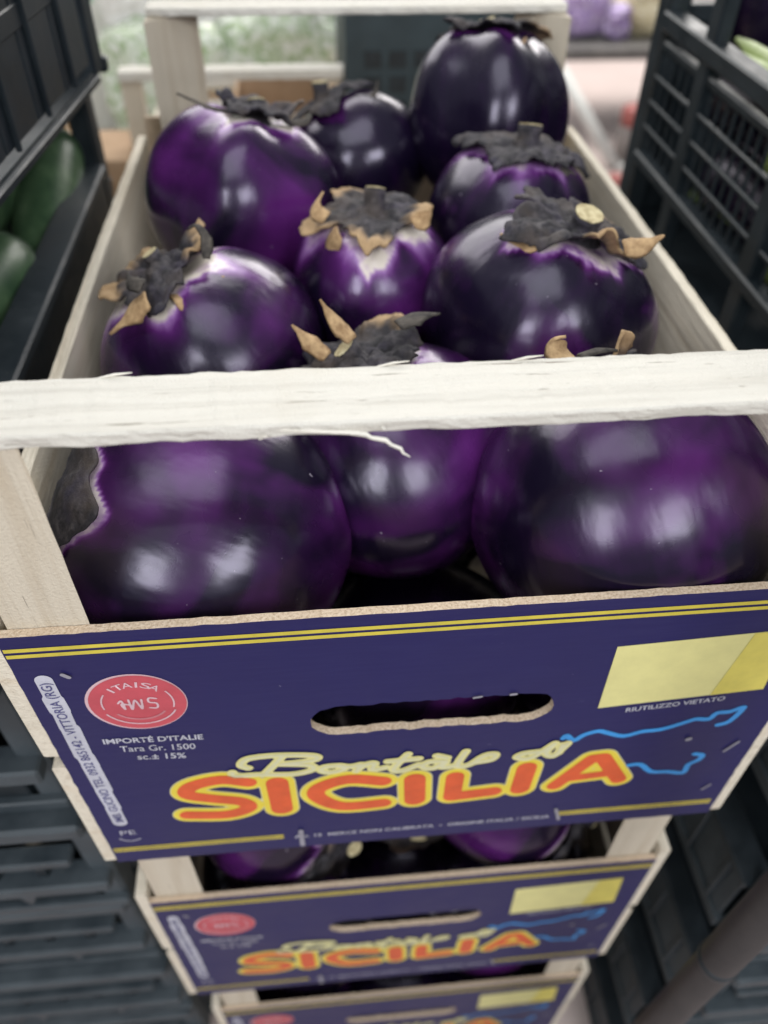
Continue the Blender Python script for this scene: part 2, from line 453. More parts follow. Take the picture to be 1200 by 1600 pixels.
# letters of the big word, given as pixel strokes on the board
def PX(*pts): return [pan(x, y) for x, y in pts]
big = [smooth_poly(PX((388, 1221), (345, 1217), (300, 1227), (293, 1240), (330, 1246), (378, 1251), (388, 1261), (355, 1271), (294, 1272))),
       PX((433, 1222), (441, 1262)),
       smooth_poly(PX((598, 1219), (545, 1216), (500, 1229), (497, 1244), (535, 1258), (598, 1253))),
       PX((648, 1216), (648, 1248)),
       PX((711, 1212), (706, 1243), (770, 1235)),
       PX((823, 1198), (812, 1231)),
       PX((866, 1226), (925, 1184), (942, 1182), (966, 1216)), PX((893, 1214), (955, 1206))]
bigr = [.0050, .0066, .0054, .0066, .0056, .0062, .0050, .0040]
Z7 = lambda *pts: PX(*[(320 + x / 1.765, 1120 + y / 1.765) for x, y in pts])
script = [smooth_poly(Z7((215, 104), (195, 125), (170, 150))),
          smooth_poly(Z7((120, 138), (100, 130), (120, 112), (200, 103), (300, 104), (300, 116), (210, 127))),
          smooth_poly(Z7((210, 127), (290, 130), (295, 143), (240, 155), (150, 156), (85, 160), (76, 150))),
          smooth_poly(Z7((370, 131), (330, 135), (322, 146), (350, 149), (385, 140), (370, 131), (400, 134), (430, 128))),
          smooth_poly(Z7((430, 128), (418, 146))), smooth_poly(Z7((420, 142), (445, 128), (468, 125), (462, 142), (500, 136))),
          smooth_poly(Z7((560, 100), (530, 128), (520, 144), (545, 145), (590, 128))), Z7((505, 120), (590, 112)),
          smooth_poly(Z7((655, 118), (615, 122), (600, 134), (630, 138), (665, 118), (655, 136), (700, 128))),
          Z7((640, 104), (668, 110)),
          smooth_poly(Z7((720, 92), (700, 120), (698, 134), (730, 128), (770, 104), (800, 100), (790, 114), (745, 122))),
          smooth_poly(Z7((930, 92), (880, 98), (860, 108), (890, 112), (930, 92), (965, 70), (940, 96), (960, 104), (990, 80), (1000, 70))),
          Z7((985, 74), (975, 96))]
scrr = [.0020] * len(script)
Z4 = lambda *pts: PX(*[(880 + x / 3.078, 1080 + y / 3.078) for x, y in pts])
coast = [smooth_poly(Z4((0, 225), (18, 212), (50, 236), (100, 208), (170, 190), (210, 198), (290, 214), (380, 192), (470, 182), (580, 150), (640, 132), (700, 132), (740, 103), (800, 97), (868, 76), (800, 142), (742, 160)), 3),
         smooth_poly(Z4((300, 358), (370, 350), (420, 385), (500, 385), (575, 390), (600, 352), (650, 328), (668, 306), (632, 300)), 3)]
coar = [.0019, .0019]

panel_mesh = front_panel_mesh()
Y1, Y2, Y3, Y4 = -.00025, -.0005, -.00075, -.001
def build_prints():
    P = []
    def a(name, me, m): P.append((name, me, m))
    for z in (-.0098, -.0142): a('yellow_line', poly_mesh('yellow_line', [(-PW + .0008, z - .0013), (PW - .0008, z - .0013), (PW - .0008, z + .0013), (-PW + .0008, z + .0013)], Y1), YEL)
    for x0, x1 in ((-.1985, -.0905), (.0905, .196)):
        for z in (-.2238, -.2272): a('yellow_line', poly_mesh('yellow_line', [(x0, z - .001), (x1, z - .001), (x1, z + .001), (x0, z + .001)], Y1), YEL)
    a('lettering_glow', stroke_mesh('lettering_glow', big, bigr, .0011, Y1, .0042), CRE)
    a('lettering_outline', stroke_mesh('lettering_outline', big, bigr, .0010, Y2, .0036), YEL3)
    a('lettering', stroke_mesh('lettering', big, bigr, .0010, Y3), ORA)
    a('script_outline', stroke_mesh('script_outline', script, scrr, .0009, Y3, .0009), YEL2)
    a('script_lettering', stroke_mesh('script_lettering', script, [.0011] * len(script), .0008, Y4), CRE)
    for q in (0, 1): a('coast_outline', stroke_mesh('coast_outline', coast[q:q + 1], coar[q:q + 1], .0009, Y1), CYA)
    a('price_label', poly_mesh('price_label', [(.0902, -.0385), (.180, -.0335), (.1835, -.088), (.0917, -.0956)], Y1), YEL2)
    a('label_band', poly_mesh('label_band', [(.1605, -.0348), (.180, -.0337), (.1835, -.0878), (.1540, -.0902)], Y2), ink('band_yellow_ink', (.72, .62, .12), .08))
    a('small_print', text_mesh('small_print', "RIUTILIZZO VIETATO", (.1086, -.1015), (.1641, -.0965), .0042, Y2, .012), WHI)
    c = (-.1494, -.058)
    a('seal_rim', poly_mesh('seal_rim', disc_pts((c[0] - .0006, c[1]), .0246), Y1), PNK)
    a('seal', poly_mesh('seal', disc_pts(c, .0236), Y2), RED)
    for i, ch in enumerate("ITAISA"):
        an = radians(130 - 16 * i); b = (c[0] + .0140 * cos(an), c[1] + .0140 * sin(an)); t = Vector((sin(an), -cos(an))) * (.0006 if ch == 'I' else .0025)
        a('seal_lettering', text_mesh('seal_lettering', ch, (b[0] - t.x, b[1] - t.y), (b[0] + t.x, b[1] + t.y), .0046, Y3, .005), PNK)
    a('seal_ring', ring_mesh('seal_ring', c, .0183, .0192, radians(205), radians(335), Y3), PNK)
    a('seal_ring', ring_mesh('seal_ring', c, .0170, .0178, radians(-18), radians(32), Y3), PNK)
    a('seal_ring', ring_mesh('seal_ring', c, .0170, .0178, radians(148), radians(192), Y3), PNK)
    a('seal_small_print', ring_mesh('seal_small_print', c, .0138, .0150, radians(215), radians(325), Y3, 30), ink('faded_pink_ink', (.60, .22, .25)))
    a('seal_script', stroke_mesh('seal_script', [smooth_poly([(c[0] + x, c[1] + z) for x, z in s]) for s in
        [[(-.0095, .0010), (-.0075, .0030), (-.0070, -.0045), (-.0080, .0002), (-.0040, -.0010)], [(-.0040, .0036), (-.0036, -.0050), (-.0010, .0030), (.0012, -.0050), (.0022, .0032)],
         [(.0095, .0032), (.0060, .0040), (.0055, .0005), (.0090, -.0010), (.0085, -.0050), (.0050, -.0045)]]], [.00055] * 3, .0005, Y3), PNK)
    a('small_print', text_mesh('small_print', "IMPORTÉ D'ITALIE", (-.1745, -.0945), (-.1230, -.0968), .0048, Y2, .02), WHI)
    a('small_print', text_mesh('small_print', "Tara Gr. 1500", (-.1676, -.1037), (-.1285, -.1062), .0058, Y2, .004), WHI)
    a('small_print', text_mesh('small_print', "sc.± 15%", (-.1606, -.1130), (-.1350, -.1150), .0056, Y2, .012), WHI)
    st = []; rr = []
    rnd = random.Random(8); z = -.034
    while z > -.186:
        L = rnd.choice((.010, .016, .022, .028)); e = max(z - L, -.187)
        x = -.1880 + (z + .034) * -.016
        st.append([(x + rnd.uniform(-.0007, .0007), z), (x + rnd.uniform(-.0005, .0007), e)]); rr.append(rnd.uniform(.0040, .0052)); z = e - .0005
    a('address_strip', stroke_mesh('address_strip', st, rr, .0009, Y1), WHI)
    a('address_lettering', text_mesh('address_lettering', "IMB. GUCINO TEL. 0932 865142 - VITTORIA (RG)", (-.1836, -.186), (-.1862, -.036), .0050, Y2, .006), NAV)
    a('recycling_mark', text_mesh('recycling_mark', "PE", (-.1895, -.2045), (-.1800, -.2045), .0060, Y1, -.005), WHI)
    a('recycling_mark', ring_mesh('recycling_mark', (-.1845, -.2060), .0070, .0078, radians(200), radians(320), Y1, 12), WHI)
    a('small_print', text_mesh('small_print', "Art. 15  MERCE NON CALIBRATA  •  ORIGINE ITALIA / SICILIA", (-.0837, -.2290), (.0857, -.2300), .0042, Y2, .01), WHI)
    for q, rr_ in ((Z4((598, 225), (604, 223)), .0018), (Z4((770, 282), (842, 236)), .0009), (Z4((662, 466), (706, 442)), .0007), (PX((470, 1296), (473, 1318)), .0016), (PX((98, 1052), (108, 1056)), .0012), (PX((740, 1088), (752, 1086)), .0008), (PX((798, 1083), (806, 1082)), .0009), (PX((868, 1262), (872, 1278)), .0011)):
        a('scratch', stroke_mesh('scratch', [q], [rr_], .0006, Y4), SCU)
    return P
SCU = ink('bare_fibre', (.30, .29, .34), .15)
PRINTS = build_prints()

# ------------------------------------------------------------------ the wooden crates
RH = .111                                               # top of the end rail above the board's top edge
def triangle_post(name, sx, sy, yo, z0, z1, leg=.036, x=.1955):
    pts = [(sx * x, yo), (sx * (x - leg), yo), (sx * x, yo + sy * leg)]
    vs = []; fs = []; n = 24
    for i in range(n + 1):
        z = z0 + (z1 - z0) * i / n
        for j, (px_, py_) in enumerate(pts):
            d = noise.noise(Vector((px_ * 50 + 3, py_ * 50, z * 120))) * .0007
            vs.append((px_ + (d if j == 1 else 0), py_ + (d if j == 2 else 0), z))
    for i in range(n):
        for j in range(3): fs.append((i * 3 + j, i * 3 + (j + 1) % 3, i * 3 + 3 + (j + 1) % 3, i * 3 + 3 + j))
    fs += [(0, 1, 2), (n * 3, n * 3 + 1, n * 3 + 2)]
    m = mesh(name, vs, fs); bm = bmesh.new(); bm.from_mesh(m); bmesh.ops.recalc_face_normals(bm, faces=bm.faces); bm.to_mesh(m); bm.free()
    return m
LEN = .572
def make_crate(loc, label):
    c = thing('wooden_crate', label, 'crate', loc, 'printed wooden vegetable crates stacked on each other')
    fp = put('front_panel', panel_mesh, None, c)
    for nm, me, m in PRINTS: put(nm, me, m, fp)
    c2 = put('back_panel', board_mesh('back_panel', -.2, .2, LEN, LEN + .0045, -PH, .030, .02, .0003, 5), FIBRE, c)
    i = 0
    for sx in (-1, 1):
        xa, xb = sorted((sx * .2005, sx * .2085))
        put('side_board', board_mesh('side_board', xa, xb, .001, LEN - .001, -.106, .014, .006, .0008, 11 + i, (sx * .002, 0, 0)), WY, c)
        put('side_board', board_mesh('side_board', xa, xb, .0015, LEN - .001, -.2435, -.119, .006, .0008, 21 + i, (sx * .001, 0, 0)), WY, c); i += 1
        put('corner_post', triangle_post('corner_post', sx, 1, PT + .0004, -.2435, RH - .0066), WZ, c)
        put('corner_post', triangle_post('corner_post', sx, -1, LEN - .0008, -.2435, RH + .0044, .040, .1785), WZ, c)
    r = put('top_rail', board_mesh('top_rail', -.197, .197, .0002, .0352, RH - .006, RH, .004, .0010, 31), WX, c)
    put('top_rail', board_mesh('top_rail', -.178, .178, LEN - .026, LEN + .003, RH + .0050, RH + .011, .004, .0010, 37), WX, c)
    for k, y in enumerate((.012, .125, .238, .351, .464)):
        put('bottom_slat', board_mesh('bottom_slat', -.158 if k == 0 else -.199, .158 if k == 0 else .199, y + (.036 if k == 0 else 0), y + .095 - (.001 if k else 0), -.2432, -.2392, .02, .0003, 40 + k), WX, c)
    return c, r
CR = [((0, 0, 0), 'topmost open wooden crate of round aubergines with large blue printed front board'),
      ((-.003, .013, -.355), 'second wooden crate in the stack, its blue printed board wholly visible below the first'),
      ((.004, .0245, -.710), 'lowest visible wooden crate, its blue printed board cut off by the bottom edge')]
crate1, rail1 = make_crate(*CR[0])
crates = [crate1]
for loc, lab in CR[1:]:
    c = clone(crate1); c.location = loc; c['label'] = lab; crates.append(c)
# the torn splinter under the near rail of the top crate, and fibres
SPL = wood_mat('torn_wood', 0, (.74, .70, .62), (.60, .55, .46), (.60, .52, .40))
spts = [(420, 672, .001), (480, 674, .0), (545, 676, -.001), (572, 679, -.002), (580, 684, -.0025), (603, 688, -.004), (611, 695, -.005), (626, 701, -.006), (630, 708, -.007), (641, 714, -.008)]
put('splinter', tube_mesh('splinter', [hit(*q[:2], 1, q[2]) for q in spts], [.0003, .0007, .0010, .0011, .0008, .0010, .0007, .0008, .0005, .0002], 4, smooth=False), SPL, crate1)
for k, (xa, ya, xb, yb) in enumerate([(150, 580, 205, 577), (590, 566, 640, 563), (405, 686, 420, 682), (596, 668, 602, 672), (800, 556, 850, 551)]):
    p, q = hit(xa, ya, 1, .0340), hit(xb, yb, 1, .0345); p.z, q.z = RH - .0002, RH + .0014
    if ya > 600: p, q = hit(xa, ya, 1, -.0005), hit(xb, yb, 1, -.002)
    put('splinter', tube_mesh('splinter', [p, (p + q) / 2 + Vector((0, 0, .0004)), q], [.0004, .0006, .0002], 4, smooth=False), SPL, crate1)

# ------------------------------------------------------------------ aubergines
def make_eggplant(label, c, R, axis, seed, tint=.45, sq=(1, 1, .95), lobes=5, reach=.55, pale=.8, lifts=None, tipamt=.6, stemlen=.019, stemr=.0088, spin=0.0, detail=1.0, group='round purple aubergines', bend=.3, curl=.024, rib=.03, dimple=.15, crumple=1.0, pw=1.0):
    rnd = random.Random(seed)
    ph = rnd.uniform(0, 6.28); nl = rnd.choice((3, 4, 5)); s0 = seed * 7.31
    th0 = spin
    lobe_len = [reach * rnd.uniform(.85, 1.45) for _ in range(lobes)]
    lf = lifts if lifts else [rnd.choice((0, 0, .35, 1)) for _ in range(lobes)]
    def surf(phi, th):
        d = Vector((sin(phi) * cos(th), sin(phi) * sin(th), cos(phi)))
        s = 1 + rib * cos(nl * th + ph) * sin(phi) ** 1.2 * (.5 + .5 * cos(phi * .6))
        s += .030 * noise.noise(d * 1.1 + Vector((s0, 0, 0))) + .014 * noise.noise(d * 2.3 + Vector((0, s0, 0)))
        s += .035 * (1 - cos(phi)) * .5                    # fuller towards the blossom end
        s -= .04 + dimple * exp(-(phi / .38) ** 2) + .05 * exp(-((pi - phi) / .35) ** 2)
        return Vector((d.x * sq[0], d.y * sq[1], d.z * sq[2])) * (R * s)
    def edge(th):
        u = ((th - th0) / (2 * pi) * lobes) % lobes; k = int(u) % lobes; f = abs(u - int(u) - .5) * 2     # f 0 in the middle of a lobe
        base = reach * .68
        e = base + (lobe_len[k] - base) * (1 - f) ** 1.05
        q = Vector((cos(th), sin(th), 1.3 + s0))
        e += reach * (.20 * noise.noise(q * 2.2) + min(1, crumple) * (.10 * noise.noise(q * 6.5) + .06 * noise.noise(q * 15)))
        return max(e, .12), k, f
    root = thing('aubergine', label, 'aubergine', c, group)
    z = Vector(axis).normalized(); root.rotation_mode = 'QUATERNION'; root.rotation_quaternion = z.to_track_quat('Z', 'Y')
    nt = int(110 * detail); npn = int(64 * detail)
    vs = []; fs = []; pv = []
    for i in range(npn + 1):
        phi = pi * i / npn
        for j in range(nt):
            th = 2 * pi * j / nt; vs.append(surf(max(phi, 1e-4), th))
            e, k, f = edge(th); dd = phi - e
            streak = .5 + 1.3 * noise.noise(Vector((cos(th) * 2.1 + s0, sin(th) * 2.1, 0)))
            wdt = (.045 + .20 * max(0, streak - .35) ** 1.5) * pw
            p = pale * exp(-max(0, dd) / wdt) if dd > -.2 else pale
            pv.append(max(0, min(1, p)))
    for i in range(npn):
        for j in range(nt):
            fs.append((i * nt + j, (i + 1) * nt + j, (i + 1) * nt + (j + 1) % nt, i * nt + (j + 1) % nt))
    m = mesh('body', vs, fs, True)
    at_ = m.attributes.new('pale', 'FLOAT', 'POINT'); at_.data.foreach_set('value', pv)
    bo = put('body', m, SKIN, root); bo['tint'] = tint
    # calyx
    nt2 = int(150 * detail); nr = 16; vs = []; fs = []; tp = []
    for i in range(nr + 1):
        for j in range(nt2):
            th = 2 * pi * j / nt2; e, k, f = edge(th)
            t = i / nr; phi = max(e * t, 1e-3)
            b = reach * .68
            over = max(0, (phi - b) / max(.05, lobe_len[k] - b)) if e > b else 0
            p = surf(phi, th); nrm = p.normalized()
            off = .0022 + .0060 * crumple * (noise.noise(p * 75 + Vector((s0, 0, 0))) * .7 + .5 * noise.noise(p * 190) + .45) * (R / .07) + .0022 * exp(-(phi / .2) ** 2) + .0012 * cos(lobes * 2 * (th - th0)) * t
            lift = (lf[k] * curl + .008 * crumple * noise.noise(Vector((cos(th) * 3, sin(th) * 3, s0)))) * (max(0, t - .45) / .55) ** 1.8 * (1 - f) ** .9
            p = p + nrm * (off + lift)
            if lf[k] > 0: p = p - (p - surf(.001, 0)) * (lf[k] * .30 * max(0, t - .55) / .45) * (1 - f * .6)
            vs.append(p); tp.append(min(1, (lf[k] > .3) * tipamt * max(0, (t - .66)) / .16 * max(0, 1.25 - 1.7 * f)) if lf[k] > 0 else 0.0)
    for i in range(nr):
        for j in range(nt2):
            fs.append((i * nt2 + j, (i + 1) * nt2 + j, (i + 1) * nt2 + (j + 1) % nt2, i * nt2 + (j + 1) % nt2))
    m = mesh('calyx', vs, fs, True)
    at_ = m.attributes.new('tip', 'FLOAT', 'POINT'); at_.data.foreach_set('value', tp)
    ca = put('calyx', m, CALYX, root)
    so = ca.modifiers.new('thick', 'SOLIDIFY'); so.thickness = .0016; so.offset = 1
    # stem stub with its cut face
    top = surf(.001, 0).z; pts = []; rad = []
    bx, by = bend * rnd.uniform(-1, 1), bend * rnd.uniform(-1, 1)
    for q in range(7):
        t = q / 6; pts.append((bx * stemlen * t * t, by * stemlen * t * t, top - .004 + (stemlen + .004) * t)); rad.append(stemr * (1.75 - 1.0 * min(1, t * 1.6) + .25 * max(0, t - .7)))
    me = tube_mesh('stem', pts, rad, 14, True)
    for v in me.vertices:
        v.co += Vector((noise.noise(v.co * 220), noise.noise(v.co * 220 + Vector((5, 0, 0))), 0)) * .0012
    st = put('stem', me, CALYX, root)
    e0 = Vector(pts[-1]); tdir = (Vector(pts[-1]) - Vector(pts[-2])).normalized()
    n = 14; u = tdir.cross(Vector((1, .2, 0))).normalized(); v_ = tdir.cross(u); rr = rad[-1] * .92
    ring = [e0 + tdir * .0003 + (u * cos(2 * pi * q / n) + v_ * sin(2 * pi * q / n)) * rr * (1 + .12 * noise.noise(Vector((cos(q), sin(q), s0)))) for q in range(n)]
    vs = ring + [p + tdir * .0008 for p in ring] + [e0 + tdir * .0004]
    fs = [(q, (q + 1) % n, n + (q + 1) % n, n + q) for q in range(n)] + [(n + q, n + (q + 1) % n, 2 * n) for q in range(n)]
    put('cut_face', mesh('cut_face', vs, fs), CUT, st)
    return root

def tilt(lat, back=.92, face=.40):
    """stem direction as seen from the camera: lat to the right, back up the picture, face towards the viewer"""
    return (UP * back - FWD * face + RIGHT * lat).normalized()
EG = [
 ('round aubergine at the back left with pale streaked shoulders beside the left side board', (-.101, .397, .022), .0755, tilt(.22, .84, .48), dict(seed=3, tint=.95, pale=1.0, reach=.46, lifts=[0, .3, 0, 1.3, .2], tipamt=.1, stemlen=.016, rib=.06, sq=(1.0, 1.0, 1.0), dimple=.22, crumple=1.3, pw=2.4)),
 ('small dark aubergine at the back centre, half hidden behind its neighbours', (-.009, .493, .014), .064, tilt(-.50, .72, .5), dict(seed=4, tint=.10, pale=.25, reach=.62, lifts=[.2, 0, .4, 0, 0], tipamt=.3)),
 ('tall black aubergine at the back right standing highest of all', (.103, .488, .052), .0685, tilt(.0, .92, .38), dict(seed=5, tint=.05, pale=.35, reach=.6, lifts=[0, 0, .5, 0, 0], tipamt=.4, sq=(1, 1, 1.06), rib=.07, stemlen=.012)),
 ('dusky aubergine by the right side board with wide grey cap and pale cut stem', (.101, .358, .018), .065, tilt(.15, .76, .60), dict(seed=6, tint=.25, pale=.7, reach=.78, lifts=[.2, 0, .3, 0, 0], tipamt=.0, stemr=.011, sq=(1, 1, .93))),
 ('small bright purple aubergine in the middle, dried tan cap tips curling up', (-.008, .300, .000), .0610, tilt(.0, .72, .68), dict(seed=17, tint=1.0, pale=.9, reach=.74, lifts=[1.0, 1.4, 0, 1.1, .5], tipamt=1.0, stemr=.009, sq=(1, 1, .98), spin=.4, pw=1.9)),
 ('large aubergine at the right with broad grey cap and round yellowish cut stem', (.0955, .232, .008), .0780, tilt(.30, .70, .62), dict(seed=8, tint=.45, pale=.85, pw=.7, reach=.66, lifts=[.2, 0, 1.3, 0, 1.1], tipamt=.8, stemr=.0115, stemlen=.017, sq=(1, 1, .92))),
 ('aubergine at the left side board with curled tan and grey cap', (-.120, .240, -.016), .0760, tilt(-.38, .72, .54), dict(seed=9, tint=.70, pale=1.0, reach=.62, lifts=[1.2, .4, 1.4, .8, 0], tipamt=1.0, spin=1.0, pw=1.5, crumple=1.4, stemr=.007, sq=(1, 1, .94))),
 ('aubergine in the centre behind the near rail with ragged grey cap', (-.009, .148, -.034), .0785, tilt(-.28, .76, .54), dict(seed=10, tint=.95, pale=.8, reach=.66, lifts=[.5, .1, 1.1, 0, .4], tipamt=.9, stemlen=.016, stemr=.009, crumple=1.3, pw=1.6)),
 ('big aubergine lying at the front left, its grey cap against the corner post', (-.121, .088, -.032), .0800, tilt(-.90, .34, .30), dict(seed=22, tint=.90, pale=.8, reach=.88, detail=1.6, lobes=4, lifts=[.06, .05, .08, .06], tipamt=.0, sq=(1, 1, 1.06), stemlen=.008, crumple=.22, rib=.03, pw=.42)),
 ('largest aubergine at the front right, filling the opening below the rail', (.112, .084, -.020), .0820, tilt(-.30, .90, .25), dict(seed=12, tint=.85, pale=.4, reach=.42, lifts=[.5, 1.3, 0, .2, .8], tipamt=1.0, stemlen=.012, sq=(1.03, 1.03, 1.0), rib=.016, detail=1.4)),
]
G1 = 'aubergines lying in the top crate'
def dry_mat(name, a, b):
    m = mat(name, a, .85); k = N(m); n = k.noise(k.coord((160, 160, 160)), 1.0, 4, .65)
    k.l(k.ramp(n, [(.32, a), (.7, b)]), k.b.inputs['Base Color']); k.l(k.bump(n, .6, .002), k.b.inputs['Normal']); return m
TAN = dry_mat('dried_tan_sepal', (.24, .14, .065), (.56, .38, .20)); DRK = dry_mat('dried_dark_sepal', (.02, .017, .016), (.10, .085, .07))
def sepal_tip(root, c, R, pix, width, m, out=.45):
    """curled dry tip of a cap lobe through these picture points, at the fruit's own distance"""
    c = Vector(c); P = []
    for i, (x, y) in enumerate(pix):
        d = ray(x, y); P.append(CAM + d * ((c - CAM).dot(d) - R * out * (1 - .25 * i / (len(pix) - 1))))
    xy = []
    for i in range(len(P) - 1):
        a0 = P[max(i - 1, 0)]; a1 = P[i]; a2 = P[i + 1]; a3 = P[min(i + 2, len(P) - 1)]
        for k in range(5):
            t = k / 5; xy.append(.5 * (2 * a1 + (a2 - a0) * t + (2 * a0 - 5 * a1 + 4 * a2 - a3) * t * t + (3 * a1 - a0 - 3 * a2 + a3) * t ** 3))
    xy.append(P[-1]); n = len(xy); vs = []; fs = []; M = 8
    inv = root.rotation_quaternion.to_matrix().inverted()
    for i, p in enumerate(xy):
        t = (xy[min(i + 1, n - 1)] - xy[max(i - 1, 0)]).normalized(); u = t.cross((p - c).normalized()).normalized(); v = t.cross(u)
        tt = i / (n - 1); wd = width * (.55 + .9 * sin(pi * min(1, tt * 1.15 + .12)) ** .8) * (1 - .75 * tt ** 3) * .6
        wd *= 1 + .30 * noise.noise(p * 160)
        for k in range(M):
            a = 2 * pi * k / M; q = u * (wd * cos(a)) + v * (.0008 * sin(a) + .25 * wd * cos(a) ** 2) + u * (.0006 * noise.noise(p * 300 + Vector((k, 0, 0))))
            vs.append(inv @ (p + q - c))
    for i in range(n - 1):
        for k in range(M): fs.append((i * M + k, i * M + (k + 1) % M, (i + 1) * M + (k + 1) % M, (i + 1) * M + k))
    fs += [tuple(range(M - 1, -1, -1)), tuple((n - 1) * M + k for k in range(M))]
    put('sepal_tip', mesh('sepal_tip', vs, fs, True), m, root)
TIPS = {0: [([(372, 176), (330, 168), (300, 156), (276, 146)], .003, DRK), ([(455, 190), (478, 190), (486, 182)], .005, DRK)],
        1: [([(560, 158), (585, 146), (590, 126)], .0035, DRK), ([(470, 190), (455, 196), (447, 190)], .006, DRK)],
        2: [([(800, 72), (815, 68), (822, 58)], .004, TAN)],
        3: [([(868, 272), (888, 266), (900, 274)], .005, DRK)],
        4: [([(510, 340), (492, 326), (505, 300)], .007, TAN), ([(645, 348), (664, 340), (676, 322)], .008, TAN), ([(528, 362), (516, 386), (520, 432)], .011, TAN)],
        5: [([(975, 385), (1005, 384), (1038, 368)], .008, TAN), ([(845, 380), (812, 378), (782, 366)], .008, TAN)],
        6: [([(322, 404), (322, 372), (308, 352), (294, 358)], .004, DRK), ([(272, 470), (305, 462), (350, 432)], .011, TAN), ([(228, 466), (205, 490), (172, 522)], .010, TAN), ([(222, 446), (204, 440), (200, 424)], .006, DRK)],
        7: [([(552, 530), (524, 502), (500, 468)], .007, TAN), ([(512, 556), (484, 534), (456, 508)], .007, TAN), ([(620, 505), (655, 492), (688, 490)], .009, DRK)],
        9: [([(895, 562), (872, 548), (866, 530), (884, 526)], .008, TAN), ([(905, 556), (935, 546), (968, 548)], .006, DRK)]}
for i, (lab, c, R, ax, kw) in enumerate(EG):
    e_ = make_eggplant(lab, c, R, ax, group=G1, **kw)
    for pix, wd, m in TIPS.get(i, []): sepal_tip(e_, c, R, pix, wd, m, {6: .78, 4: .80, 5: .72}.get(i, .45))
# lower layer of the top crate: seen in the gap between the front fruit and through the hand hole
low = [((.003, .082, -.158), 'dark aubergine deep in the gap between the two front ones'),]
make_eggplant(low[0][1], low[0][0], .074, (.3, .9, -.2), 30, tint=.1, group=G1, pale=.4)
for i, (x, y) in enumerate([(-.128, .082), (.132, .082), (-.12, .232), (.01, .228), (.128, .228), (-.12, .385), (.0, .375), (.125, .378), (-.08, .497), (.08, .497)]):
    make_eggplant('aubergine of the lower layer, %s, %s of the top crate' % (('left side', 'middle', 'right side')[0 if x < -.05 else 1 if x < .05 else 2], {0: 'at the printed front', 2: 'second row', 3: 'third row', 4: 'at the far end'}[0 if y < .1 else 2 if y < .3 else 3 if y < .45 else 4]), (x, y, -.166), .071 if y < .45 else .066, (random.Random(i).uniform(-.6, .6), .3, .7), 50 + i, tint=.3, group='lower layer of aubergines in the top crate', detail=.5)
# aubergines in the crates below, seen through the slots between crates
def lower(cr, data, grp):
    o = Vector(CR[cr][0])
    for i, (lab, p, R, ax, kw) in enumerate(data):
        make_eggplant(lab, Vector(p) + o, R, ax, 70 + cr * 10 + i, group=grp, detail=.7, **kw)
LOWL = [((-.122, .082, -.165), .072), ((.005, .085, -.160), .072), ((.128, .082, -.165), .072), ((-.06, .215, -.10), .075), ((.075, .215, -.10), .075)]
for cr_, nm_ in ((1, 'second'), (2, 'lowest')):
    for i, (p, R_) in enumerate(LOWL):
        wh = ('at the left', 'in the middle', 'at the right', 'behind, left of centre', 'behind, right of centre')[i]
        make_eggplant('dark aubergine low in the %s crate, %s' % (nm_, wh), Vector(p) + Vector(CR[cr_][0]), R_, (.2, .6, .7), 140 + cr_ * 20 + i, tint=.15, detail=.5, group='aubergines in the %s crate' % nm_)
lower(1, [('purple aubergine at the left of the second crate, pale grey cap towards the middle', (-.098, .088, -.010), .080, (.72, -.68, .02), dict(tint=.55, pale=.9, reach=.55, tipamt=.2)),
          ('aubergine in the middle of the second crate showing its stem end', (.012, .115, -.030), .070, (.05, -.95, .15), dict(tint=.1, pale=.3, reach=.8, tipamt=.2)),
          ('bright purple aubergine at the right of the second crate with silvery cap', (.098, .088, -.012), .080, (.80, -.58, .02), dict(tint=.6, pale=1, reach=.55, tipamt=.1))], 'aubergines in the second crate')
lower(2, [('aubergine at the left of the lowest crate', (-.095, .090, -.012), .080, (-.5, .2, .8), dict(tint=.35)),
          ('aubergine in the middle of the lowest crate', (.012, .12, -.02), .070, (.1, .5, .8), dict(tint=.3)),
          ('aubergine at the right of the lowest crate', (.10, .090, -.012), .080, (.5, .2, .8), dict(tint=.8))], 'aubergines in the lowest crate')

